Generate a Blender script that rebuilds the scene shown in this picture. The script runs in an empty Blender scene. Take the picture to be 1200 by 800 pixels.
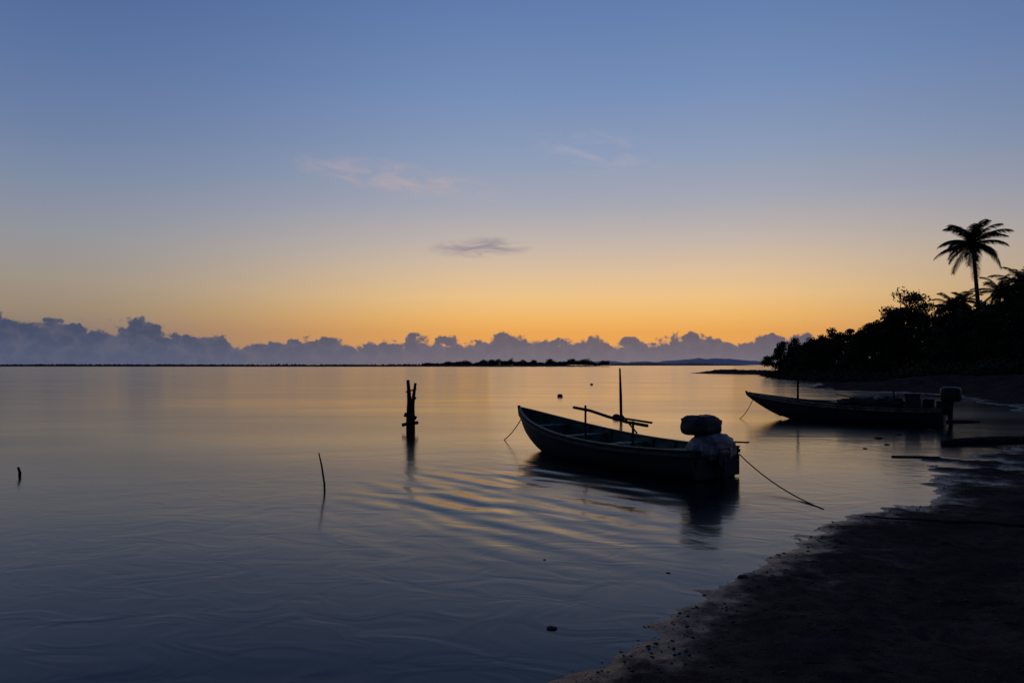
import bpy, math, random
import numpy as np
from mathutils import Vector, Matrix
random.seed(7); rng=np.random.default_rng(11)
D=bpy.data; scn=bpy.context.scene; COL=scn.collection

def lin(c):
    return tuple(((v/255)/12.92 if v/255<=0.04045 else ((v/255+0.055)/1.055)**2.4) for v in c)+(1.0,)

# ------------------------------------------------ node helper
class S:
    def __init__(s,nt,sock): s.nt=nt; s.o=sock
    def _m(s,op,*a,clamp=False):
        n=s.nt.nodes.new('ShaderNodeMath'); n.operation=op; n.use_clamp=clamp
        for i,v in enumerate((s,)+a):
            if isinstance(v,S): s.nt.links.new(v.o,n.inputs[i])
            else: n.inputs[i].default_value=v
        return S(s.nt,n.outputs[0])
    def __add__(s,b): return s._m('ADD',b)
    __radd__=__add__
    def __sub__(s,b): return s._m('SUBTRACT',b)
    def __rsub__(s,b): return (s*-1.0)+b
    def __mul__(s,b): return s._m('MULTIPLY',b)
    __rmul__=__mul__
    def __truediv__(s,b): return s._m('DIVIDE',b)
    def max(s,b): return s._m('MAXIMUM',b)
    def min(s,b): return s._m('MINIMUM',b)
    def abs(s): return s._m('ABSOLUTE')
    def ss(s,a,b,lo=0.0,hi=1.0):
        n=s.nt.nodes.new('ShaderNodeMapRange'); n.interpolation_type='SMOOTHSTEP'
        s.nt.links.new(s.o,n.inputs[0])
        for i,v in zip((1,2,3,4),(a,b,lo,hi)): n.inputs[i].default_value=v
        return S(s.nt,n.outputs[0])
def put(nt,v,inp):
    if isinstance(v,S): nt.links.new(v.o,inp)
    else: inp.default_value=v
def comb(nt,x,y,z=0.0):
    n=nt.nodes.new('ShaderNodeCombineXYZ')
    for i,v in enumerate((x,y,z)): put(nt,v,n.inputs[i])
    return S(nt,n.outputs[0])
def noise(nt,vec,scale,detail=4,rough=0.5,dist=0.0,dim='3D'):
    n=nt.nodes.new('ShaderNodeTexNoise'); n.noise_dimensions=dim; put(nt,vec,n.inputs['Vector'])
    n.inputs['Scale'].default_value=scale; n.inputs['Detail'].default_value=detail
    n.inputs['Roughness'].default_value=rough; n.inputs['Distortion'].default_value=dist
    return S(nt,n.outputs['Fac'])
def noise2(nt,vec,scale,detail=3,rough=0.5,dist=0.0): return noise(nt,vec,scale,detail,rough,dist,'2D')
def voro(nt,vec,scale):
    n=nt.nodes.new('ShaderNodeTexVoronoi'); n.voronoi_dimensions='2D'; n.feature='F1'; put(nt,vec,n.inputs['Vector'])
    n.inputs['Scale'].default_value=scale
    return S(nt,n.outputs['Distance'])
def mixc(nt,f,a,b,mode='MIX'):
    n=nt.nodes.new('ShaderNodeMix'); n.data_type='RGBA'; n.blend_type=mode
    put(nt,f,n.inputs[0]); put(nt,a,n.inputs[6]); put(nt,b,n.inputs[7])
    return S(nt,n.outputs[2])
def ramp(nt,f,stops):
    n=nt.nodes.new('ShaderNodeValToRGB'); put(nt,f,n.inputs[0]); cr=n.color_ramp
    cr.interpolation='LINEAR'
    while len(cr.elements)>1: cr.elements.remove(cr.elements[-1])
    cr.elements[0].position=stops[0][0]; cr.elements[0].color=stops[0][1]
    for p,c in stops[1:]:
        e=cr.elements.new(p); e.color=c
    return S(nt,n.outputs[0])

# ------------------------------------------------ world / sky
SUN_AZ=8.0   # degrees east of +Y
w=D.worlds.new("sky"); scn.world=w; w.use_nodes=True; nt=w.node_tree; nt.nodes.clear()
try:
    w.cycles.sampling_method='MANUAL'; w.cycles.sample_map_resolution=512
except Exception: pass
out=nt.nodes.new('ShaderNodeOutputWorld'); bg=nt.nodes.new('ShaderNodeBackground')
nt.links.new(bg.outputs[0],out.inputs[0])
tc=nt.nodes.new('ShaderNodeTexCoord'); sep=nt.nodes.new('ShaderNodeSeparateXYZ')
nt.links.new(tc.outputs['Generated'],sep.inputs[0])
X,Y,Z=[S(nt,sep.outputs[i]) for i in range(3)]
R2D=180/math.pi
el=Z.max(-1.0).min(1.0)._m('ARCSINE')*R2D
az=X._m('ARCTAN2',Y)*R2D
e01=(el.max(0.0)/90.0)._m('POWER',0.5)
P=lambda d:(d/90)**0.5
A=[(0,(222,150,92)),(2.6,(236,168,88)),(4,(243,186,108)),(5.5,(240,197,136)),(7.5,(224,194,158)),(10,(198,184,174)),(13,(168,170,182)),(17,(142,158,188)),(22,(118,144,187)),(29,(95,124,174)),(55,(48,70,118)),(90,(34,52,98))]
B=[(0,(106,102,110)),(2.6,(142,125,114)),(4,(156,139,119)),(6,(160,149,137)),(9,(149,151,157)),(12.5,(131,143,167)),(16,(112,132,168)),(21,(94,119,164)),(28,(73,100,152)),(55,(38,58,106)),(90,(34,52,98))]
ca=ramp(nt,e01,[(P(d),lin(c)) for d,c in A]); cb=ramp(nt,e01,[(P(d),lin(c)) for d,c in B])
daz=(az-SUN_AZ).abs()
sky=mixc(nt,daz.ss(7,45),ca,cb)
sky=mixc(nt,daz.ss(50,150),sky,lin((36,48,84)))
ns=nt.nodes.new('ShaderNodeTexSky'); ns.sky_type='NISHITA'; ns.sun_disc=False
ns.sun_elevation=math.radians(0.5); ns.sun_rotation=math.radians(SUN_AZ)
nsm=mixc(nt,1.0,S(nt,ns.outputs[0]),(0.05,0.05,0.05,1),'MULTIPLY')
sky=mixc(nt,0.05,sky,nsm)
def wisp(a0,e0,ra,re,tilt,col,sky,thr=(0.42,0.68),amt=0.6):
    da=az-a0; de=(el-e0)-da*tilt
    m=((da/ra)*(da/ra)+(de/re)*(de/re)).ss(0.0,1.0,1.0,0.0)
    n=noise2(nt,comb(nt,da*0.32+a0,de*1.1+e0),1.0,4,0.6,0.5).ss(*thr)
    return mixc(nt,m*n*amt,sky,col)
sky=wisp(-9.5,15.0,10,1.6,-0.10,lin((194,172,168)),sky,(0.3,0.8),0.5)
sky=wisp(7.5,17.0,7,2.2,-0.15,lin((184,176,186)),sky,(0.35,0.85),0.35)
sky=wisp(-2.6,9.7,5.0,1.0,0.03,lin((146,136,148)),sky,(0.3,0.68),0.8)
# cumulus bank on the horizon
fb=noise2(nt,comb(nt,az*0.16,el*0.16),1.0,1,0.5)
fb2=noise2(nt,comb(nt,az*1.3,el*1.6),1.0,5,0.62)
wx=noise2(nt,comb(nt,az,el),0.9,2); wy=noise2(nt,comb(nt,az+31.0,el+7.0),0.9,2)
wob=comb(nt,az*0.85+wx*1.3,el+wy*1.1)
v1=voro(nt,wob,0.40); v2=voro(nt,wob,1.0); v3=voro(nt,wob,2.5)
Hh=1.70+az.ss(-14,-30)*0.7+az.ss(26,42)*(-0.4)
dens=Hh-el+(fb-0.5)*1.9+(0.55-v1)*1.4+(0.5-v2)*0.78+(0.5-v3)*0.34+(fb2-0.5)*0.6
m1=dens.ss(-0.10,0.26)
topc=mixc(nt,daz.ss(4,42),lin((100,93,106)),lin((68,77,102)))
lowc=mixc(nt,daz.ss(4,42),lin((108,104,118)),lin((82,91,116)))
cc=mixc(nt,el.ss(0.2,2.6),lowc,topc)
inner=(v2*0.7+fb2*0.6).ss(0.4,1.0)
cc=mixc(nt,inner*0.24,cc,lin((126,120,130)))
rim=dens.ss(0.05,0.3,1.0,0.0)*daz.ss(8,36,1.0,0.1)
cc=mixc(nt,rim*0.25,cc,lin((215,155,110)))
sky=mixc(nt,m1*0.97,sky,cc)
sky=mixc(nt,el.ss(0.0,1.3,1.0,0.0)*0.35,sky,mixc(nt,daz.ss(5,42),lin((134,118,120)),lin((84,92,116))))
nt.links.new(sky.o,bg.inputs[0]); bg.inputs[1].default_value=1.0

# ------------------------------------------------ sun (already at the horizon, nearly gone)
sl=D.lights.new("sun","SUN"); sl.energy=0.02; sl.angle=math.radians(20); sl.color=(1,0.62,0.35)
so=D.objects.new("sun",sl); COL.objects.link(so)
sd=Vector((math.sin(math.radians(SUN_AZ))*math.cos(math.radians(2)),math.cos(math.radians(SUN_AZ))*math.cos(math.radians(2)),math.sin(math.radians(2))))
so.rotation_euler=sd.to_track_quat('Z','Y').to_euler(); so.location=(20,60,30)

# ------------------------------------------------ materials
def mat(name,col,rough=0.7,col2=None,scale=6,bump=0.0,bscale=20,spec=0.5,lo=0.35,hi=0.65,det=3):
    m=D.materials.new(name); m.use_nodes=True; nt=m.node_tree; b=nt.nodes['Principled BSDF']
    tc=nt.nodes.new('ShaderNodeTexCoord'); v=S(nt,tc.outputs['Object'])
    if col2 is None: col2=tuple(c*0.55 for c in col)
    f=noise(nt,v,scale,det,0.6).ss(lo,hi)
    c=mixc(nt,f,col+(1,),col2+(1,)); nt.links.new(c.o,b.inputs['Base Color'])
    b.inputs['Roughness'].default_value=rough; b.inputs['Specular IOR Level'].default_value=spec
    if bump>0:
        bn=nt.nodes.new('ShaderNodeBump'); bn.inputs['Strength'].default_value=1; bn.inputs['Distance'].default_value=bump
        nt.links.new(noise(nt,v,bscale,4,0.6).o,bn.inputs['Height']); nt.links.new(bn.outputs[0],b.inputs['Normal'])
    return m
M_wood=mat('weathered_wood',(0.05,0.04,0.03),0.9,(0.022,0.018,0.015),9,0.01,30,spec=0.1)
M_hull=mat('hull_paint',(0.016,0.024,0.034),0.6,(0.030,0.026,0.024),4,0.004,18,spec=0.25)
M_in=mat('green_paint',(0.05,0.13,0.085),0.65,(0.028,0.06,0.04),5,0.004,25,spec=0.3)
M_trim=mat('trim_paint',(0.22,0.20,0.13),0.6,(0.07,0.06,0.045),6,0.003,25,spec=0.3)
M_trimd=mat('trim_dark',(0.055,0.07,0.065),0.6,(0.03,0.028,0.025),6,0.003,25,spec=0.3)
M_tarp=mat('dark_tarp',(0.04,0.04,0.045),0.65,(0.022,0.022,0.026),8,0.008,9,spec=0.3)
M_plast=mat('plastic_sheet',(0.22,0.20,0.185),0.5,(0.11,0.10,0.094),7,0.012,7,spec=0.4)
M_metal=mat('dark_metal',(0.022,0.022,0.025),0.55,(0.015,0.015,0.015),8,spec=0.3)
M_rope=mat('rope_fibre',(0.06,0.05,0.04),0.9,spec=0.1)
M_leaf=mat('foliage',(0.045,0.065,0.03),0.8,(0.022,0.035,0.018),0.6,spec=0.1,det=1)
M_bark=mat('bark',(0.06,0.05,0.04),0.9,(0.035,0.03,0.025),3,spec=0.1)
M_palm=mat('palm_leaf',(0.05,0.075,0.03),0.7,(0.03,0.045,0.02),1.5,spec=0.15,det=1)
M_dist=mat('distant_foliage',(0.05,0.055,0.055),0.9,(0.03,0.035,0.04),0.02,spec=0.1,det=1)
M_hill=mat('hill_painted_haze',(0.72,0.60,0.58),1.0,(0.66,0.56,0.55),0.003,spec=0.0,det=1)  # aerial haze painted into the pale base colour of the far hills
M_rock=mat('stone',(0.040,0.036,0.033),0.7,(0.018,0.017,0.016),12,spec=0.2)
M_float=mat('float_plastic',(0.04,0.035,0.035),0.6)

def mk(name,verts,faces,mats,midx=None,smooth=False,parent=None):
    me=D.meshes.new(name); me.from_pydata([tuple(map(float,v)) for v in verts],[],[tuple(map(int,f)) for f in faces])
    for m in mats: me.materials.append(m)
    if midx is not None: me.polygons.foreach_set('material_index',np.array(midx,dtype=np.int32))
    if smooth: me.polygons.foreach_set('use_smooth',np.ones(len(me.polygons),dtype=bool))
    me.update(); o=D.objects.new(name,me); COL.objects.link(o)
    if parent: o.parent=parent
    return o
def empty(name,loc=(0,0,0),rz=0):
    o=D.objects.new(name,None); COL.objects.link(o); o.location=loc; o.rotation_euler=(0,0,rz); return o

class MB:
    def __init__(s): s.v=[];s.f=[];s.m=[]
    def add(s,v,f,mi=0):
        b=len(s.v); s.v+= [tuple(a) for a in v]; s.f+=[tuple(i+b for i in q) for q in f]; s.m+=[mi]*len(f)
    def tube(s,pts,rad,n=8,mi=0,jit=0):
        pts=[Vector(p) for p in pts]; rings=[]
        if not hasattr(rad,'__len__'): rad=[rad]*len(pts)
        up=Vector((0.13,0.31,0.94)).normalized()
        for i,p in enumerate(pts):
            t=(pts[min(i+1,len(pts)-1)]-pts[max(i-1,0)]).normalized()
            a=t.cross(up)
            if a.length<1e-3: a=t.cross(Vector((1,0,0)))
            a.normalize(); b=t.cross(a)
            r=[]
            for k in range(n):
                th=2*math.pi*k/n; rr=rad[i]*(1+random.uniform(-jit,jit))
                r.append(p+a*math.cos(th)*rr+b*math.sin(th)*rr)
            rings.append(r)
        v=[q for r in rings for q in r]; f=[]
        for i in range(len(pts)-1):
            for k in range(n):
                f.append((i*n+k,i*n+(k+1)%n,(i+1)*n+(k+1)%n,(i+1)*n+k))
        f.append(tuple(range(n))[::-1]); f.append(tuple((len(pts)-1)*n+k for k in range(n)))
        s.add(v,f,mi)
    def box(s,c,size,mi=0,rot=None):
        x,y,z=[q/2 for q in size]; v=[Vector((i*x,j*y,k*z)) for i in(-1,1) for j in(-1,1) for k in(-1,1)]
        if rot is not None: v=[rot@q for q in v]
        v=[q+Vector(c) for q in v]
        s.add(v,[(0,1,3,2),(4,6,7,5),(0,4,5,1),(2,3,7,6),(0,2,6,4),(1,5,7,3)],mi)
    def obj(s,name,mats,smooth=False,parent=None): return mk(name,s.v,s.f,mats,s.m,smooth,parent)

def vn(x,y,seed=0):
    xi=np.floor(x).astype(np.int64); yi=np.floor(y).astype(np.int64); fx=x-xi; fy=y-yi
    fx=fx*fx*(3-2*fx); fy=fy*fy*(3-2*fy)
    def h(a,b):
        n=(a*374761393+b*668265263+seed*982451653)&0x7fffffff
        n=((n^(n>>13))*1274126177)&0x7fffffff
        return ((n^(n>>16))&0xffff)/65535.0
    return (h(xi,yi)*(1-fx)+h(xi+1,yi)*fx)*(1-fy)+(h(xi,yi+1)*(1-fx)+h(xi+1,yi+1)*fx)*fy-0.5
def fbm(x,y,o=4,seed=0):
    r=0;a=1
    for i in range(o): r=r+a*vn(x,y,seed+i); x=x*2.03+11.3; y=y*2.03+5.7; a*=0.5
    return r

# ------------------------------------------------ terrain
shore=np.array([(-12,-80),(-4,-6),(-2.0,0.6),(-0.75,2.5),(0.25,3.86),(0.95,4.7),(1.71,5.48),(2.5,6.4),(3.36,7.46),(4.3,8.15),(5.5,9.0),(6.3,10.0),(6.95,11.25),(7.7,12.6),(9.2,13.9),(11,15.0),(14,17.2),(17,20.5),(19.5,26),(22.5,32),(25,38),(24.5,43),(21.8,48),(23,54),(28,62),(33,75),(40,98),(44,116),(36,137),(38,146),(62,150),(120,165),(3000,500),(3000,-80)],float)
def sdist(x,y):
    d=np.full(x.shape,1e9); ins=np.zeros(x.shape,bool); n=len(shore)
    for i in range(n):
        ax,ay=shore[i]; bx,by=shore[(i+1)%n]
        ex,ey=bx-ax,by-ay; t=np.clip(((x-ax)*ex+(y-ay)*ey)/(ex*ex+ey*ey),0,1)
        d=np.minimum(d,np.hypot(x-ax-t*ex,y-ay-t*ey))
        c=((ay>y)!=(by>y))&(x<(bx-ax)*(y-ay)/(by-ay+1e-12)+ax); ins^=c
    return np.where(ins,d,-d)
fp=[]
for k in range(420):
    fx=random.uniform(-1,12); fy=random.uniform(1,15); fp.append((fx,fy,random.uniform(0,3.14)))
def height(x,y):
    s=sdist(x,y)
    dist=np.hypot(x,y)
    s=s+fbm(x*0.9,y*0.9,3,5)*0.3*np.clip(dist/8,0.4,3)+fbm(x*3,y*3,4,15)*0.18
    far=np.clip((dist-20)/40,0,1)
    zl=np.where(s<3,0.055*s+0.004*s*s,0.2+0.09*(s-3)); zl=np.minimum(zl,0.62+0.5*(1-np.exp(-np.maximum(s-7,0)/10)))
    fl=np.exp(-(((x-13)/6)**2+((y-18)/4.5)**2))
    fl2=np.exp(-(((x-8.0)/1.9)**2+((y-12.1)/2.2)**2))*0.9
    f_=np.maximum(fl,fl2)
    zl=zl*(1-0.88*f_)+f_*(fbm(x*1.4,y*2.4,4,8)*0.09)
    z=np.where(s>0,zl,np.maximum(0.09*s,-1.2))
    L=np.clip(s/1.0,0,1)
    z=z+L*(fbm(x*1.1,y*1.1,3,1)*0.05+fbm(x*5,y*5,4,2)*0.03+fbm(x*22,y*22,2,9)*0.008)*(1+far*2)+np.clip(1-np.abs(s)/1.2,0,1)*fbm(x*4,y*4,4,33)*0.02
    z=z+far*L*fbm(x*0.12,y*0.12,3,4)*0.8*np.clip(s/6,0,1)
    return z
def seg(*a):
    r=[]
    for lo,hi,st in a: r.append(np.arange(lo,hi,st))
    return np.concatenate(r)
xs=np.concatenate([seg((-40,-6,4),(-6,-0.6,0.15),(-0.6,7,0.03),(7,14,0.06),(14,54,0.3),(54,130,3)),np.array([150,200,300,500,1000,2000,2900.])])
ys=np.concatenate([seg((-70,-6,6),(-6,2,0.2),(2,9,0.03),(9,18,0.06),(18,60,0.3),(60,170,1.2)),np.array([180,200,260,350,600.])])
GX,GY=np.meshgrid(xs,ys); GZ=height(GX,GY)
for fx,fy,a in fp:
    ix0,ix1=np.searchsorted(xs,[fx-.35,fx+.35]); iy0,iy1=np.searchsorted(ys,[fy-.35,fy+.35])
    if ix1<=ix0 or iy1<=iy0: continue
    gx=GX[iy0:iy1,ix0:ix1]-fx; gy=GY[iy0:iy1,ix0:ix1]-fy; zz=GZ[iy0:iy1,ix0:ix1]
    u=gx*math.cos(a)+gy*math.sin(a); v=-gx*math.sin(a)+gy*math.cos(a)
    r=np.sqrt((u/0.13)**2+(v/0.055)**2)
    zz+=np.where(zz>0.06,-0.022*np.exp(-r**4)+0.008*np.exp(-((r-1.4)/0.35)**2),0)
ny,nx=GX.shape
me=D.meshes.new('beach_terrain')
co=np.stack([GX,GY,GZ],-1).reshape(-1,3).astype(np.float32)
idx=np.arange(nx*ny).reshape(ny,nx)
q=np.stack([idx[:-1,:-1],idx[:-1,1:],idx[1:,1:],idx[1:,:-1]],-1).reshape(-1,4)
me.vertices.add(len(co)); me.vertices.foreach_set('co',co.ravel())
me.loops.add(q.size); me.loops.foreach_set('vertex_index',q.ravel().astype(np.int32))
me.polygons.add(len(q)); me.polygons.foreach_set('loop_start',(np.arange(len(q))*4).astype(np.int32))
me.polygons.foreach_set('use_smooth',np.ones(len(q),bool))
me.update(); me.validate()
terr=D.objects.new('beach_terrain',me); COL.objects.link(terr)
def hz(x,y): return float(height(np.array([float(x)]),np.array([float(y)]))[0])

m=D.materials.new('sand'); m.use_nodes=True; nt=m.node_tree; b=nt.nodes['Principled BSDF']
tc=nt.nodes.new('ShaderNodeTexCoord'); v=S(nt,tc.outputs['Object'])
sp=nt.nodes.new('ShaderNodeSeparateXYZ'); nt.links.new(v.o,sp.inputs[0]); z=S(nt,sp.outputs[2])
n1=noise2(nt,v,1.3,4,0.6); n2=noise2(nt,v,60,3,0.7); n3=noise2(nt,v,9,4,0.65)
c=mixc(nt,n1.ss(0.35,0.65),(0.092,0.061,0.046,1),(0.056,0.038,0.030,1))
c=mixc(nt,n3.ss(0.45,0.7)*0.6,c,(0.030,0.022,0.019,1))
c=mixc(nt,n2.ss(0.58,0.72)*0.5,c,(0.16,0.125,0.10,1))
c=mixc(nt,n2.ss(0.28,0.42,1,0)*0.65,c,(0.012,0.010,0.009,1))
wet=(z+(n3-0.5)*0.03).ss(0.0,0.035,1.0,0.0)
c=mixc(nt,wet*0.6,c,(0.014,0.011,0.009,1))
nt.links.new(c.o,b.inputs['Base Color'])
nt.links.new((0.95-wet*0.60).o,b.inputs['Roughness'])
nt.links.new((0.0+wet*0.28).o,b.inputs['Specular IOR Level'])
bn=nt.nodes.new('ShaderNodeBump'); bn.inputs['Distance'].default_value=0.016
nt.links.new((n2*0.5+n3*0.6).o,bn.inputs['Height'])
nt.links.new((1.0-wet*0.4).o,bn.inputs['Strength']); nt.links.new(bn.outputs[0],b.inputs['Normal'])
me.materials.append(m)

# ------------------------------------------------ water
R=30000
mk_w=mk('water',[(-R,-2000,0),(R,-2000,0),(R,R,0),(-R,R,0)],[(0,1,2,3)],[])
m=D.materials.new('sea_water'); m.use_nodes=True; nt=m.node_tree; b=nt.nodes['Principled BSDF']
b.inputs['Base Color'].default_value=(0.004,0.004,0.007,1); b.inputs['IOR'].default_value=1.333
tc=nt.nodes.new('ShaderNodeTexCoord'); sp=nt.nodes.new('ShaderNodeSeparateXYZ'); nt.links.new(tc.outputs['Object'],sp.inputs[0])
x,y=S(nt,sp.outputs[0]),S(nt,sp.outputs[1])
big=noise2(nt,comb(nt,x*0.2,y*0.45),1.0,2,0.5,0.5)
med=noise2(nt,comb(nt,x*1.6+y*0.5,y*2.6),1.0,2,0.55,0.9)
rx=x-0.1; ry=y-9.4
msk=((rx/3.1)*(rx/3.1)+(ry/4.0)*(ry/4.0)).ss(0.0,1.0,1.0,0.0)
wn=noise2(nt,comb(nt,x,y),0.45,2)
rip=((rx*0.80+ry*0.60+wn*1.3)*8.5)._m('SINE')+((rx*0.66+ry*0.75-wn*1.1)*13.0)._m('SINE')*0.45
far=y.ss(14,40,1.0,0.35)
h=big*0.012+med*0.0042*far+rip*msk*0.0085*noise2(nt,comb(nt,x*0.7+5.0,y*0.7),1.0,1).ss(0.2,0.7)
bn=nt.nodes.new('ShaderNodeBump'); bn.inputs['Distance'].default_value=1.0; bn.inputs['Strength'].default_value=1.0
nt.links.new(h.o,bn.inputs['Height']); nt.links.new(bn.outputs[0],b.inputs['Normal'])
r=0.16+(noise2(nt,comb(nt,x*0.05,y*0.22),1.0,2)-0.5)*0.14
nt.links.new(r.o,b.inputs['Roughness'])
mk_w.data.materials.append(m)

# ------------------------------------------------ boats
def hull(L,sheer,keel,beam,parent,colors,nst=48,thick=0.035,ribs=9,thwarts=(0.2,0.42,0.62,0.8)):
    prof=[(0,0),(0.32,0.015),(0.62,0.06),(0.82,0.24),(0.93,0.58),(1.0,1.0)]
    def sec(t,off=0.0):
        b=max(beam(t)-off,0.004); k=keel(t)+off; g=sheer(t)
        k=min(k,g-0.01)
        return [(lat*b,k+(g-k)*h) for lat,h in prof]
    def inner(t): return sec(t,thick)
    mb=MB()
    def shell(fn,mi,flip):
        rings=[]
        for i in range(nst+1):
            t=i/nst; s=fn(t)
            ring=[(t*L,-a,z) for a,z in s[::-1]]+[(t*L,a,z) for a,z in s[1:]]
            rings.append(ring)
        n=len(rings[0]); v=[p for r in rings for p in r]; f=[]
        for i in range(nst):
            for k in range(n-1):
                q=(i*n+k,i*n+k+1,(i+1)*n+k+1,(i+1)*n+k); f.append(q[::-1] if flip else q)
        f.append(tuple(range(n))); f.append(tuple((nst*n+k) for k in range(n))[::-1])
        mb.add(v,f,mi)
    shell(sec,0,False); shell(inner,1,True)
    mb.obj('hull_shell',[colors[0],colors[1]],True,parent)
    mb2=MB()
    for sgn in(-1,1):
        for (w0,w1,z0,z1,mi) in((-0.05,0.018,-0.004,0.022,0),(0.0,0.028,-0.085,-0.03,0)):
            v=[];n=nst+1
            for i in range(n):
                t=i/nst; bb=beam(t); g=sheer(t)
                for (a,z) in((w0,z0),(w1,z0),(w1,z1),(w0,z1)):
                    v.append((t*L,sgn*max(bb+a,0.002),g+z))
            f=[]
            for i in range(nst):
                for k in range(4): f.append((i*4+k,i*4+(k+1)%4,(i+1)*4+(k+1)%4,(i+1)*4+k))
            f+= [(0,1,2,3),tuple(nst*4+k for k in(3,2,1,0))]
            mb2.add(v,f,mi)
    mb2.obj('gunwale',[colors[2]],False,parent)
    mb3=MB()
    for i in range(ribs):
        t=0.06+0.84*i/(ribs-1); s=inner(t)
        pts=[(t*L,-a,z+0.012) for a,z in s[::-1]]+[(t*L,a,z+0.012) for a,z in s[1:]]
        pts=[(p[0],p[1]*0.97,p[2]) for p in pts]; mb3.tube(pts,0.024,4)
    mb3.obj('ribs',[colors[1]],False,parent)
    mb4=MB()
    for t in thwarts:
        g=sheer(t)-0.10; mb4.box((t*L,0,g),(0.2,2*beam(t)*0.93,0.032))
    for j in range(5):
        yy=(j-2)*0.14
        mb4.box((L*0.42,yy,keel(0.4)+0.09+0.003*(j%2)),(L*0.55,0.12,0.02))
    mb4.obj('thwarts_and_floorboards',[colors[1]],False,parent)
    mb5=MB()
    mb5.box((-0.022,0,(sheer(0)+keel(0))/2+0.02),(0.05,2*beam(0)*0.9,(sheer(0)-keel(0))*0.55))
    pts=[]
    for i in range(10):
        t=0.80+0.2*i/9; pts.append((t*L+0.02,0,keel(t)-0.005))
    pts.append((L+0.06,0,sheer(1)+0.05))
    mb5.tube(pts,0.035,6)
    mb5.obj('transom_and_stem',[M_hull],False,parent)

def lump(name,c,size,mats,parent,seed=0,amp=0.08,sq=0.6,seg=40,rings=24,freq=3.0,taper=0.0,pleat=0.0):
    mb=MB(); v=[];f=[]
    from mathutils import noise as mn
    for i in range(rings+1):
        ph=math.pi*i/rings
        for k in range(seg):
            th=2*math.pi*k/seg
            d=Vector((math.sin(ph)*math.cos(th),math.sin(ph)*math.sin(th),math.cos(ph)))
            p=Vector([math.copysign(abs(a)**sq,a) for a in d])
            nz=mn.fractal(d*freq+Vector((seed,seed*2.3,0)),1.0,2.0,4)
            tp=1-taper*p.z+pleat*max(0,0.5-p.z)*math.sin(th*11+seed+2*math.sin(th*3))
            p=Vector((p.x*tp,p.y*tp,p.z))*(1+amp*nz)
            v.append((c[0]+p.x*size[0]/2,c[1]+p.y*size[1]/2,c[2]+p.z*size[2]/2))
    for i in range(rings):
        for k in range(seg): f.append((i*seg+k,(i+1)*seg+k,(i+1)*seg+(k+1)%seg,i*seg+(k+1)%seg))
    mb.add(v,f); return mb.obj(name,mats,True,parent)

# --- boat 1
st=Vector((3.24,10.8)); bw=Vector((0.19,15.5)); L1=(bw-st).length
ang=math.atan2(bw.y-st.y,bw.x-st.x)
boat=empty('wooden_fishing_boat',(st.x,st.y,0),ang)
sheer1=lambda t:0.46-0.36*t*(1-t)*1.0+0.36*t**2.6
keel1=lambda t:-0.12+0.78*max(0,(t-0.62)/0.38)**2.3
beam1=lambda t:0.54+0.22*math.sin(math.pi*min(t/0.9,1))**0.9*(1) if t<0.45 else max(0.012,(0.76)*(1-((t-0.45)/0.55)**2.2)**0.85) if t<1 else 0.012
hull(L1,sheer1,keel1,beam1,boat,(M_hull,M_in,M_trimd))
def toloc(p):
    dx,dy=p[0]-st.x,p[1]-st.y; return (dx*math.cos(ang)+dy*math.sin(ang),-dx*math.sin(ang)+dy*math.cos(ang),p[2])
mb=MB()
a=toloc((1.27,14.05,0.92)); c=toloc((2.43,12.25,0.69))
mid=[tuple(a[i]+(c[i]-a[i])*t+(0.02*math.sin(t*7) if i==2 else 0) for i in range(3)) for t in (0,.25,.5,.75,1)]
mb.tube(mid,0.03,7)
b1=toloc((1.48,13.75,0.3)); mb.tube([b1,(b1[0],b1[1],0.98)],0.022,6)
b2=toloc((2.22,12.55,0.28)); mb.tube([b2,(b2[0]-0.03,b2[1]+0.02,0.76)],0.024,6)
b3=toloc((2.28,12.45,0.55)); b4=toloc((2.05,12.75,0.86)); mb.tube([b3,b4],0.018,6)
b5=toloc((2.0,12.9,0.80)); b6=toloc((2.5,12.2,0.76)); mb.tube([b5,b6],0.02,6)
mb.obj('pole_rack',[M_wood],True,boat)
lump('engine_cover',(0.30,0.03,0.82),(0.52,0.60,0.33),[M_tarp],boat,2,0.10,0.6,freq=2.2)
lump('plastic_wrap',(0.13,-0.03,0.49),(0.56,0.82,0.44),[M_plast],boat,5,0.10,0.75,90,40,2.6,taper=0.14,pleat=0.05)
mb=MB(); mb.tube([(0.1,0,0.6),(-0.12,0,0.3),(-0.18,0,-0.3)],0.06,8); mb.tube([(0.1,-0.2,0.56),(0.0,-0.78,0.52)],0.016,6)
mb.box((-0.08,0,0.36),(0.16,0.26,0.26)); mb.obj('outboard_leg_and_tiller',[M_metal],False,boat)
mb=MB()
pts=[(0.30+0.262*math.cos(t),0.03+0.305*math.sin(t),0.70+0.01*math.sin(3*t)) for t in np.linspace(0,2*math.pi,26)]
mb.tube(pts,0.012,5)
mb.obj('cover_lashing',[M_rope],True,boat)
lump('net_pile',(1.5,0.1,0.17),(0.7,0.7,0.28),[M_tarp],boat,9,0.4,0.9)
lump('bait_bucket',(2.35,-0.12,0.2),(0.3,0.3,0.28),[M_float],boat,4,0.03,0.5)

def sag(p,q,s,n=14): return [tuple(p[i]+(q[i]-p[i])*t-(s*4*t*(1-t) if i==2 else 0) for i in range(3)) for t in np.linspace(0,1,n)]
mb=MB(); mb.tube(sag((3.66,11.0,0.36),(3.88,8.5,0.0),0.09),0.009,6)
mb.obj('mooring_rope',[M_rope],True)
mb=MB(); mb.tube(sag((0.22,15.35,0.60),(-0.21,16.4,-0.02),0.06),0.012,6)
mb.obj('mooring_rope.001',[M_rope],True)

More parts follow.
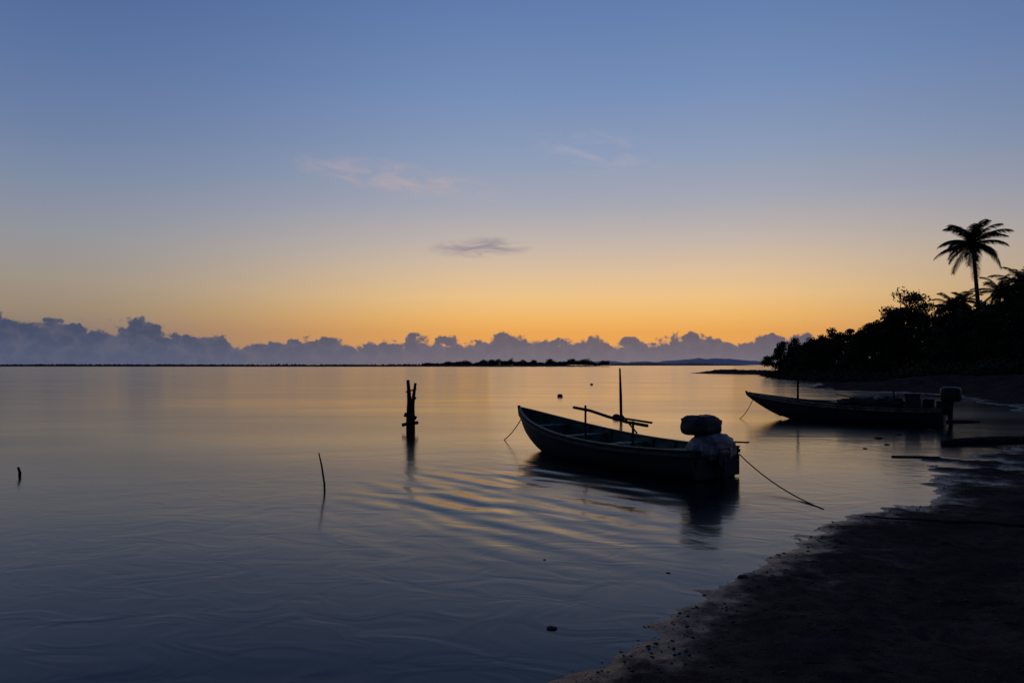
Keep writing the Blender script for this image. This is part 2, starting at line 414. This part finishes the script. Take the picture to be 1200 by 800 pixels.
# --- boat 2
s2=Vector((12.75,20.2)); e2=Vector((8.15,23.6)); L2=(e2-s2).length; ang2=math.atan2(e2.y-s2.y,e2.x-s2.x)
boat2=empty('wooden_fishing_boat.001',(s2.x,s2.y,0),ang2)
sheer2=lambda t:0.50-0.18*t*(1-t)+0.34*t**2.2
keel2=lambda t:-0.15+0.92*max(0,(t-0.6)/0.4)**1.9
beam2=lambda t:0.62+0.12*math.sin(math.pi*min(t,0.5)) if t<0.5 else max(0.012,0.74*(1-((t-0.5)/0.5)**1.9))
hull(L2,sheer2,keel2,beam2,boat2,(M_hull,M_in,M_trim),thwarts=(0.2,0.45,0.68))
lump('net_pile',(2.0,0.0,0.56),(1.5,0.9,0.42),[M_tarp],boat2,3,0.45,0.9)
lump('tarp_bundle',(1.35,-0.05,0.60),(0.7,0.7,0.40),[M_tarp],boat2,23,0.35,0.9)
mb=MB()
mb.box((0.75,0.1,0.70),(0.38,0.44,0.40)); mb.box((0.75,0.1,0.915),(0.42,0.48,0.04)); mb.box((0.38,-0.22,0.62),(0.30,0.30,0.30))
mb.obj('fish_crates',[M_tarp],False,boat2)
mb=MB(); mb.tube([(1.2,0.3,0.5),(1.25,0.32,1.02)],0.02,5); mb.tube([(1.6,-0.3,0.55),(2.9,0.1,0.86)],0.018,5); mb.obj('spare_poles',[M_wood],False,boat2)
lump('outboard_cowling',(-0.20,0.0,0.92),(0.54,0.50,0.44),[M_metal],boat2,6,0.03,0.45)
mb=MB(); mb.tube([(-0.16,0,0.8),(-0.18,0,0.3),(-0.22,0,-0.3)],[0.12,0.07,0.05],8); mb.box((-0.02,0,0.52),(0.34,0.34,0.42)); mb.tube([(-0.1,0,0.85),(0.45,0.1,0.9)],0.02,6)
mb.obj('outboard_leg_and_tiller',[M_metal],False,boat2)
mb=MB(); mb.tube([(4.05,0.1,0.4),(4.05,0.1,1.38)],0.035,6); mb.tube([(4.4,-0.3,0.62),(2.2,-0.35,0.62)],0.02,6)
mb.obj('post_and_boathook',[M_wood],False,boat2)
mb=MB(); mb.tube(sag((8.3,23.4,0.7),(7.5,22.6,-0.02),0.12),0.012,5); mb.obj('mooring_rope.002',[M_rope],True)

# ------------------------------------------------ posts, sticks, floats
def stick(name,pts,rad,mats=[M_wood],jit=0.12,n=8):
    mb=MB(); mb.tube(pts,rad,n,0,jit); return mb.obj(name,mats,True)
mp=MB()
mp.tube([(-2.80,18.5,-0.8),(-2.79,18.5,0.3),(-2.78,18.5,0.8),(-2.80,18.52,1.1),(-2.82,18.52,1.38)],[0.08,0.08,0.066,0.058,0.04],9,0,0.2)
mp.tube([(-2.67,18.45,-0.8),(-2.69,18.45,0.2),(-2.69,18.45,0.7),(-2.65,18.45,1.02),(-2.61,18.46,1.30)],[0.065,0.07,0.055,0.042,0.03],8,0,0.2)
mp.tube([(-2.96,18.42,0.16),(-2.78,18.41,0.22),(-2.53,18.40,0.24)],0.05,7,0,0.2)
mp.tube([(-2.90,18.42,0.46),(-2.58,18.40,0.36)],0.055,7,0,0.2)
mp.tube([(-2.80,18.42,0.70),(-2.60,18.42,0.92)],0.035,6,0,0.2)
mp.tube([(-2.86,18.42,1.06),(-2.58,18.42,1.14)],0.022,6,0,0.2)
mp.obj('mooring_posts',[M_wood],True)
stick('bamboo_stake',[(-2.66,9.75,-0.5),(-2.68,9.75,0.1),(-2.72,9.75,0.36),(-2.76,9.75,0.54)],[0.016,0.014,0.012,0.009])
stick('bamboo_stake.001',[(3.66,22.8,-0.6),(3.63,22.8,0.8),(3.60,22.8,1.68)],[0.05,0.045,0.028])
stick('bamboo_stake.002',[(-7.95,11.0,-0.3),(-7.93,11.0,0.06),(-7.96,11.0,0.15)],[0.022,0.022,0.018])
for i,(fx,fy,r) in enumerate([(2.67,38,0.14),(3.5,22.9,0.12),(7.0,60,0.12)]):
    o=lump('fishing_float' if i==0 else 'fishing_float.%03d'%i,(fx,fy,r*0.3),(r*2.2,r*2,r*1.8),[M_float],None,i,0.05,0.9,20,12)

def zpath(x0,y0,x1,y1,n,rz,wob=0.05):
    return [(x0+(x1-x0)*t+random.uniform(-wob,wob)*0.5,y0+(y1-y0)*t+random.uniform(-wob,wob),max(hz(x0+(x1-x0)*t,y0+(y1-y0)*t),0)+rz) for t in np.linspace(0,1,n)]
mb=MB(); mb.tube(zpath(9.6,15.25,13.5,16.4,8,0.05),[0.05,0.08,0.09,0.1,0.09,0.09,0.08,0.07],8,0,0.2); mb.tube(zpath(10.6,15.5,10.9,15.2,3,0.1),[0.04,0.03,0.02],6,0,0.2); mb.obj('driftwood_log',[M_wood],True)
mb=MB(); mb.tube(zpath(7.4,13.3,8.3,13.2,5,0.01),[0.02,0.025,0.025,0.02,0.015],7,0,0.2); mb.obj('driftwood_log.001',[M_wood],True)
mb=MB(); mb.tube(zpath(13.1,21.0,14.6,21.3,5,0.02),[0.06,0.08,0.08,0.06,0.04],7,0,0.2); mb.obj('driftwood_log.002',[M_wood],True)
mb=MB(); mb.tube(zpath(4.1,7.98,5.6,7.05,10,0.02,0.03),[0.006,0.01,0.012,0.013,0.014,0.016,0.016,0.018,0.018,0.02],6,0,0.2)
mb.tube(zpath(4.7,7.6,4.9,7.35,3,0.02,0.01),[0.01,0.007,0.005],5); mb.obj('fallen_branch',[M_wood],True)

def scatter(name,N,region,smin,smax,mats,seed,flat=0.55):
    r=np.random.default_rng(seed);t=(1+5**.5)/2
    iv=np.array([(-1,t,0),(1,t,0),(-1,-t,0),(1,-t,0),(0,-1,t),(0,1,t),(0,-1,-t),(0,1,-t),(t,0,-1),(t,0,1),(-t,0,-1),(-t,0,1)])/math.sqrt(1+t*t)
    fi=[(0,11,5),(0,5,1),(0,1,7),(0,7,10),(0,10,11),(1,5,9),(5,11,4),(11,10,2),(10,7,6),(7,1,8),(3,9,4),(3,4,2),(3,2,6),(3,6,8),(3,8,9),(4,9,5),(2,4,11),(6,2,10),(8,6,7),(9,8,1)]
    pts=region(r,N); zz=height(pts[:,0],pts[:,1]); V=[];F=[];k=0
    for (px,py),pz in zip(pts,zz):
        if pz<-0.01: continue
        s=smin+(smax-smin)*r.random()**5; sc=np.array([s*(0.7+0.6*r.random()),s*(0.7+0.6*r.random()),s*flat*(0.7+0.5*r.random())])
        a=r.random()*6.28; vv=iv*(1+0.2*(r.random((12,1))-0.5))*sc
        x_=vv[:,0]*math.cos(a)-vv[:,1]*math.sin(a)+px; y_=vv[:,0]*math.sin(a)+vv[:,1]*math.cos(a)+py; z_=vv[:,2]+pz
        V+=list(zip(x_,y_,z_)); F+=[tuple(q+k for q in f) for f in fi]; k+=12
    return mk(name,V,F,mats,None,True)
def reg_shore(r,N):
    out=[]
    while len(out)<N:
        i=r.integers(3,17); t=r.random(); p=shore[i]+(shore[i+1]-shore[i])*t
        e=shore[i+1]-shore[i]; nrm=np.array([e[1],-e[0]])/np.hypot(*e)
        out.append(p+nrm*(r.normal(0.25,0.35)))
    return np.array(out)
def reg_all(r,N):
    d=2.5+13*r.random(N)**1.3; a=np.radians(2+42*r.random(N)); return np.stack([d*np.tan(a),d],1)
scatter('pebbles',4200,reg_shore,0.003,0.018,[M_rock],1)
scatter('beach_gravel',3200,reg_all,0.004,0.016,[M_rock],2)
mb=MB()
for k in range(420):
    d=random.uniform(3,13); a=math.radians(random.uniform(8,42)); px,py=d*math.tan(a),d; pz=hz(px,py)
    if pz<0.05: continue
    if k%3==0:
        th=random.uniform(0,6.28); l=random.uniform(0.03,0.16); mb.tube([(px,py,pz+0.01),(px+l*math.cos(th),py+l*math.sin(th),pz+0.015)],random.uniform(0.002,0.005),5)
    else:
        th=random.uniform(0,6.28); s=random.uniform(0.012,0.035); ca_,sa_=math.cos(th),math.sin(th)
        q=[(1.8,0,0.0),(0,0.8,0.4),(-1.8,0,0.1),(0,-0.8,0.35)]
        mb.add([(px+s*(u*ca_-v_*sa_),py+s*(u*sa_+v_*ca_),pz+0.012+s*w_) for u,v_,w_ in q],[(0,1,2,3)])
mb.obj('beach_litter',[M_wood])
for i,(rx_,ry_,s) in enumerate([(0.27,4.66,0.03),(1.95,5.75,0.04),(0.30,6.3,0.012),(1.35,5.9,0.015),(8.9,16.6,0.08),(9.9,17.5,0.07),(8.4,15.3,0.05),(11.4,18.6,0.1),(7.55,14.6,0.04)]):
    lump('beach_rock' if i==0 else 'beach_rock.%03d'%i,(rx_,ry_,max(hz(rx_,ry_),0)),(s*2.4,s*1.8,s*0.9),[M_rock],None,i+20,0.3,0.85,24,14)

# ------------------------------------------------ vegetation
def leafcloud(centers,rads,per,size,r,flat=0.75):
    C=np.repeat(centers,per,0); Rr=np.repeat(rads,per)
    n=len(C); d=r.normal(0,1,(n,3)); d/=np.linalg.norm(d,axis=1,keepdims=True)
    p=C+d*(Rr*(0.25+1.0*r.random(n)**0.8))[:,None]*np.array([1,1,flat])
    a=r.normal(0,1,(n,3)); a/=np.linalg.norm(a,axis=1,keepdims=True)
    b=np.cross(a,r.normal(0,1,(n,3))); b/=np.linalg.norm(b,axis=1,keepdims=True)
    s=(size*(0.6+0.8*r.random(n)))[:,None]
    v=np.stack([p+a*s,p+b*s*0.45,p-a*s*0.8,p-b*s*0.45],1).reshape(-1,3)
    return v
def tree(name,x,y,h,rx,r_seed,per=170,lsize=0.17,nc=54,low=0.08):
    r=np.random.default_rng(r_seed); ry=rx; z0=hz(x,y)-0.1
    mb=MB(); cs=[];rd=[]
    for i in range(nc):
        th=r.random()*6.28; q=r.random()**0.5; zf=low+(1-low)*r.random()**0.8
        env=math.sin(math.pi*min(1,max(0.0,(zf-low)/(1-low))*0.78+0.22))**0.7
        cs.append((x+rx*q*env*math.cos(th),y+ry*q*env*math.sin(th),z0+h*zf*(0.80+0.26*r.random())-0.3)); rd.append((0.25+0.6*r.random())*h*0.11+0.15)
    mb.tube([(x,y,z0-0.3),(x+0.1,y,z0+h*0.25),(x-0.1,y+0.1,z0+h*0.5),(x+0.05,y,z0+h*0.8)],[0.03*h,0.024*h,0.018*h,0.006*h],8)
    for i in range(0,nc,2):
        c=cs[i]; st_=z0+h*(0.15+0.35*r.random()); m_=((x+c[0])/2+0.2*r.normal(),(y+c[1])/2,(st_+c[2])/2+0.2)
        mb.tube([(x,y,st_),m_,c],[0.010*h,0.006*h,0.002*h],5)
    V=leafcloud(np.array(cs),np.array(rd),per,lsize,r)
    n0=len(mb.v); verts=mb.v+[tuple(v) for v in V]; nf=len(V)//4
    faces=mb.f+[(n0+4*i,n0+4*i+1,n0+4*i+2,n0+4*i+3) for i in range(nf)]
    return mk(name,verts,faces,[M_bark,M_leaf],mb.m+[1]*nf)
T=[ (40.4,102,5.2,3.0),(42.8,103,5.6,3.0),(45.5,104,5.6,3.4),(37.2,86,4.8,2.6),(39.0,86,5.4,2.8),(40.8,87,6.0,2.6),(42.2,88,6.4,3.2),(44.5,90,6.4,3.5),
 (36.4,71,5.0,2.0),(37.8,71,6.3,2.2),(39.8,72,7.7,2.6),(42.2,74,9.0,3.2),(44.6,75,8.8,3.2),(46.4,74,7.4,2.6),(47.5,72,6.2,2.8),(49.5,73,6.6,3.0),
 (36.6,58.5,3.8,1.8),(38.2,59.5,5.1,1.9),(40.4,58.0,5.8,2.0),(42.2,60,5.8,2.0),(44.0,60,7.1,1.9),(45.9,62,8.2,2.2),(48.5,63,8.0,3.2),(52,66,8.5,3.6),(57,70,9,4),(52,80,8.5,4.2),(60,85,9,5),(56,100,8,5),(66,74,9,5)]
for i,(x_,y_,h_,r_) in enumerate(T):
    tree('broadleaf_tree' if i==0 else 'broadleaf_tree.%03d'%i,x_,y_,h_,r_,100+i,per=150 if x_<49 else 70,lsize=0.15 if x_<49 else 0.3)
r=np.random.default_rng(5); cs=[];rd=[]
line=[(39.0,108),(36.5,97),(33.6,86),(32.0,78),(31,70),(29.5,61),(29.5,53),(33,48),(38,46),(44,46),(56,46)]
for i in range(480):
    k=r.integers(0,len(line)-1); t=r.random(); a=np.array(line[k]);b_=np.array(line[k+1]); p=a+(b_-a)*t+np.abs(r.normal(0,2.5))*np.array([0.9,0.7])+r.normal(0,0.4,2)
    hh=0.25+1.5*r.random()**2.2; cs.append((p[0]+0.8,p[1]+0.8,hz(p[0]+0.8,p[1]+0.8)+hh*0.35)); rd.append(0.35+0.6*hh*0.6)
V=leafcloud(np.array(cs),np.array(rd),110,0.14,r,0.7)
mk('shrubs',V,[(4*i,4*i+1,4*i+2,4*i+3) for i in range(len(V)//4)],[M_leaf])

def palm(name,bx,by,cx,cy,cz,fl,nf,seed,tr=0.16):
    r=np.random.default_rng(seed); z0=hz(bx,by)-0.3; mb=MB(); n=16; pts=[];rad=[]
    for i in range(n+1):
        t=i/n; s=t**1.4
        pts.append((bx+(cx-bx)*s+0.12*math.sin(t*3.0)*(1-t),by+(cy-by)*s,z0+(cz-z0)*t)); rad.append(tr*(1.35-0.6*t)*(1.05 if i%2 else 0.97))
    mb.tube(pts,rad,10)
    top=np.array([cx,cy,cz])
    for k in range(nf):
        az_=2.39996*k+r.normal(0,0.15); e0=math.radians(84-122*(k/nf)**1.1+r.normal(0,7)); L=fl*(0.85+0.3*r.random())
        m=18; p=top.copy(); e=e0; P_=[p.copy()];Dd=[]
        droop=1.6+1.6*(1-k/nf)
        for i in range(m):
            d=np.array([math.cos(az_)*math.cos(e),math.sin(az_)*math.cos(e),math.sin(e)]); p=p+d*L/m; P_.append(p.copy()); Dd.append(d); e-=math.radians((droop+3.4*(i/m)**1.3)*(0.8+0.4*r.random())); e=max(e,-1.4)
        mb.tube([tuple(q) for q in P_],[0.04*(1-0.85*i/m) for i in range(m+1)],4,1)
        side=np.array([-math.sin(az_),math.cos(az_),0])
        for i in range(1,m):
            for h_ in range(3):
                f_=h_/3; base=P_[i]*(1-f_)+P_[i+1]*f_; t=(i+f_)/m; ll=0.27*fl*math.sin(math.pi*min(1,(t*0.84+0.12)))**0.6*(0.8+0.35*r.random())
                for sg in(-1,1):
                    dr=side*sg*0.8+Dd[i]*0.75+np.array([0,0,-0.2-0.35*r.random()]); dr/=np.linalg.norm(dr)
                    wv=Dd[i]*0.028*fl/3
                    t1=base+dr*ll*0.55; t2=base+dr*ll+np.array([0,0,-0.18*ll])
                    mb.add([base-wv,base+wv,t1+wv*0.8,t2,t1-wv*0.8],[(0,1,2,3,4)],1)
    for k in range(6):
        a=r.random()*6.28; c=top+np.array([0.22*math.cos(a),0.22*math.sin(a),-0.25-0.1*r.random()])
        v=[];f=[]
        for i in range(5):
            for j in range(6):
                ph=math.pi*i/4; th=2*math.pi*j/6; v.append(c+0.12*np.array([math.sin(ph)*math.cos(th),math.sin(ph)*math.sin(th),math.cos(ph)]))
        for i in range(4):
            for j in range(6): f.append((i*6+j,(i+1)*6+j,(i+1)*6+(j+1)%6,i*6+(j+1)%6))
        mb.add(v,f,0)
    return mb.obj(name,[M_bark,M_palm])
palm('coconut_palm',41.2,60,40.5,60,12.4,3.1,32,1)
palm('coconut_palm.001',44.8,69,44.5,69,7.6,2.2,20,2,0.12)
palm('coconut_palm.002',46.5,62.5,46.6,62.5,9.0,2.6,24,3,0.14)
palm('coconut_palm.003',46.4,70,46.3,70,8.2,1.9,18,4,0.12)
palm('coconut_palm.004',43.4,61,43.6,61,8.2,2.2,22,6,0.13)

# ------------------------------------------------ distant shores
r=np.random.default_rng(3); V=[];F=[]
xs2=np.linspace(-900,95,260)
for i,x_ in enumerate(xs2):
    e=min(1,(95-x_)/60); yy=600+20*math.sin(x_*0.01); hgt=(1.5+0.6*vn(np.array([x_*0.05]),np.array([0.0]))[0])*e+0.02
    V+=[(x_,yy,-0.3),(x_,yy+6,hgt),(x_,yy+60,hgt),(x_,yy+70,-0.3)]
for i in range(len(xs2)-1):
    for k in range(3): F.append((i*4+k,(i+1)*4+k,(i+1)*4+k+1,i*4+k+1))
mk('distant_shore',V,F,[M_dist])
cs=[];rd=[]
for i in range(2300):
    x_=r.uniform(-880,90) if i%2 else r.uniform(-80,90)
    px=600+x_/600*800
    hm=1.0+1.2*max(0,vn(np.array([x_*0.03]),np.array([2.0]))[0])
    if px>490: hm=1.6+(1.8+3.8*min(1,(px-490)/140))*max(0.0,0.45+1.2*fbm(np.array([x_*0.14]),np.array([7.0]),3,7)[0])*min(1,(px-480)/40)
    hh=hm*(0.25+0.75*r.random()); y_=600+20*math.sin(x_*0.01)+10+r.random()*30
    cs.append((x_,y_,0.8+hh*0.75)); rd.append(0.35+hh*0.22)
V=leafcloud(np.array(cs),np.array(rd),34,0.5,r,0.9)
mk('distant_trees',V,[(4*i,4*i+1,4*i+2,4*i+3) for i in range(len(V)//4)],[M_dist])
def ridge(name,x0,x1,y0,hs,seed,matl):
    V=[];F=[];n=160
    for i in range(n+1):
        t=i/n; x_=x0+(x1-x0)*t; env=math.sin(math.pi*t)**0.5
        h=max(0.5,np.interp(t,np.linspace(0,1,len(hs)),hs)*1.0+float(fbm(np.array([t*22.]),np.array([float(seed)]),5,seed)[0])*hs[len(hs)//2]*0.22)*env
        V+=[(x_,y0,-1),(x_,y0+60,h*0.7),(x_,y0+160,h),(x_,y0+400,-1)]
    for i in range(n):
        for k in range(3): F.append((i*4+k,(i+1)*4+k,(i+1)*4+k+1,i*4+k+1))
    mk(name,V,F,[matl],None,True)
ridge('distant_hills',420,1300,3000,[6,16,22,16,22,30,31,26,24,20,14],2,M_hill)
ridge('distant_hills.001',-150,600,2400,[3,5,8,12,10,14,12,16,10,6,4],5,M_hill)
ridge('distant_hills.002',120,420,1100,[1,2.5,4,4,5,4,3,5,4,3,1],9,M_dist)

# ------------------------------------------------ camera
cam=D.cameras.new('camera'); cam.lens=24; cam.sensor_width=36; cam.shift_y=0.0225; cam.clip_start=0.05; cam.clip_end=60000
co_=D.objects.new('camera',cam); COL.objects.link(co_); co_.location=(0,0,1.8); co_.rotation_euler=(math.radians(90),0,0)
scn.camera=co_
scn.view_settings.view_transform='Standard'; scn.view_settings.look='None'; scn.view_settings.exposure=0; scn.view_settings.gamma=1
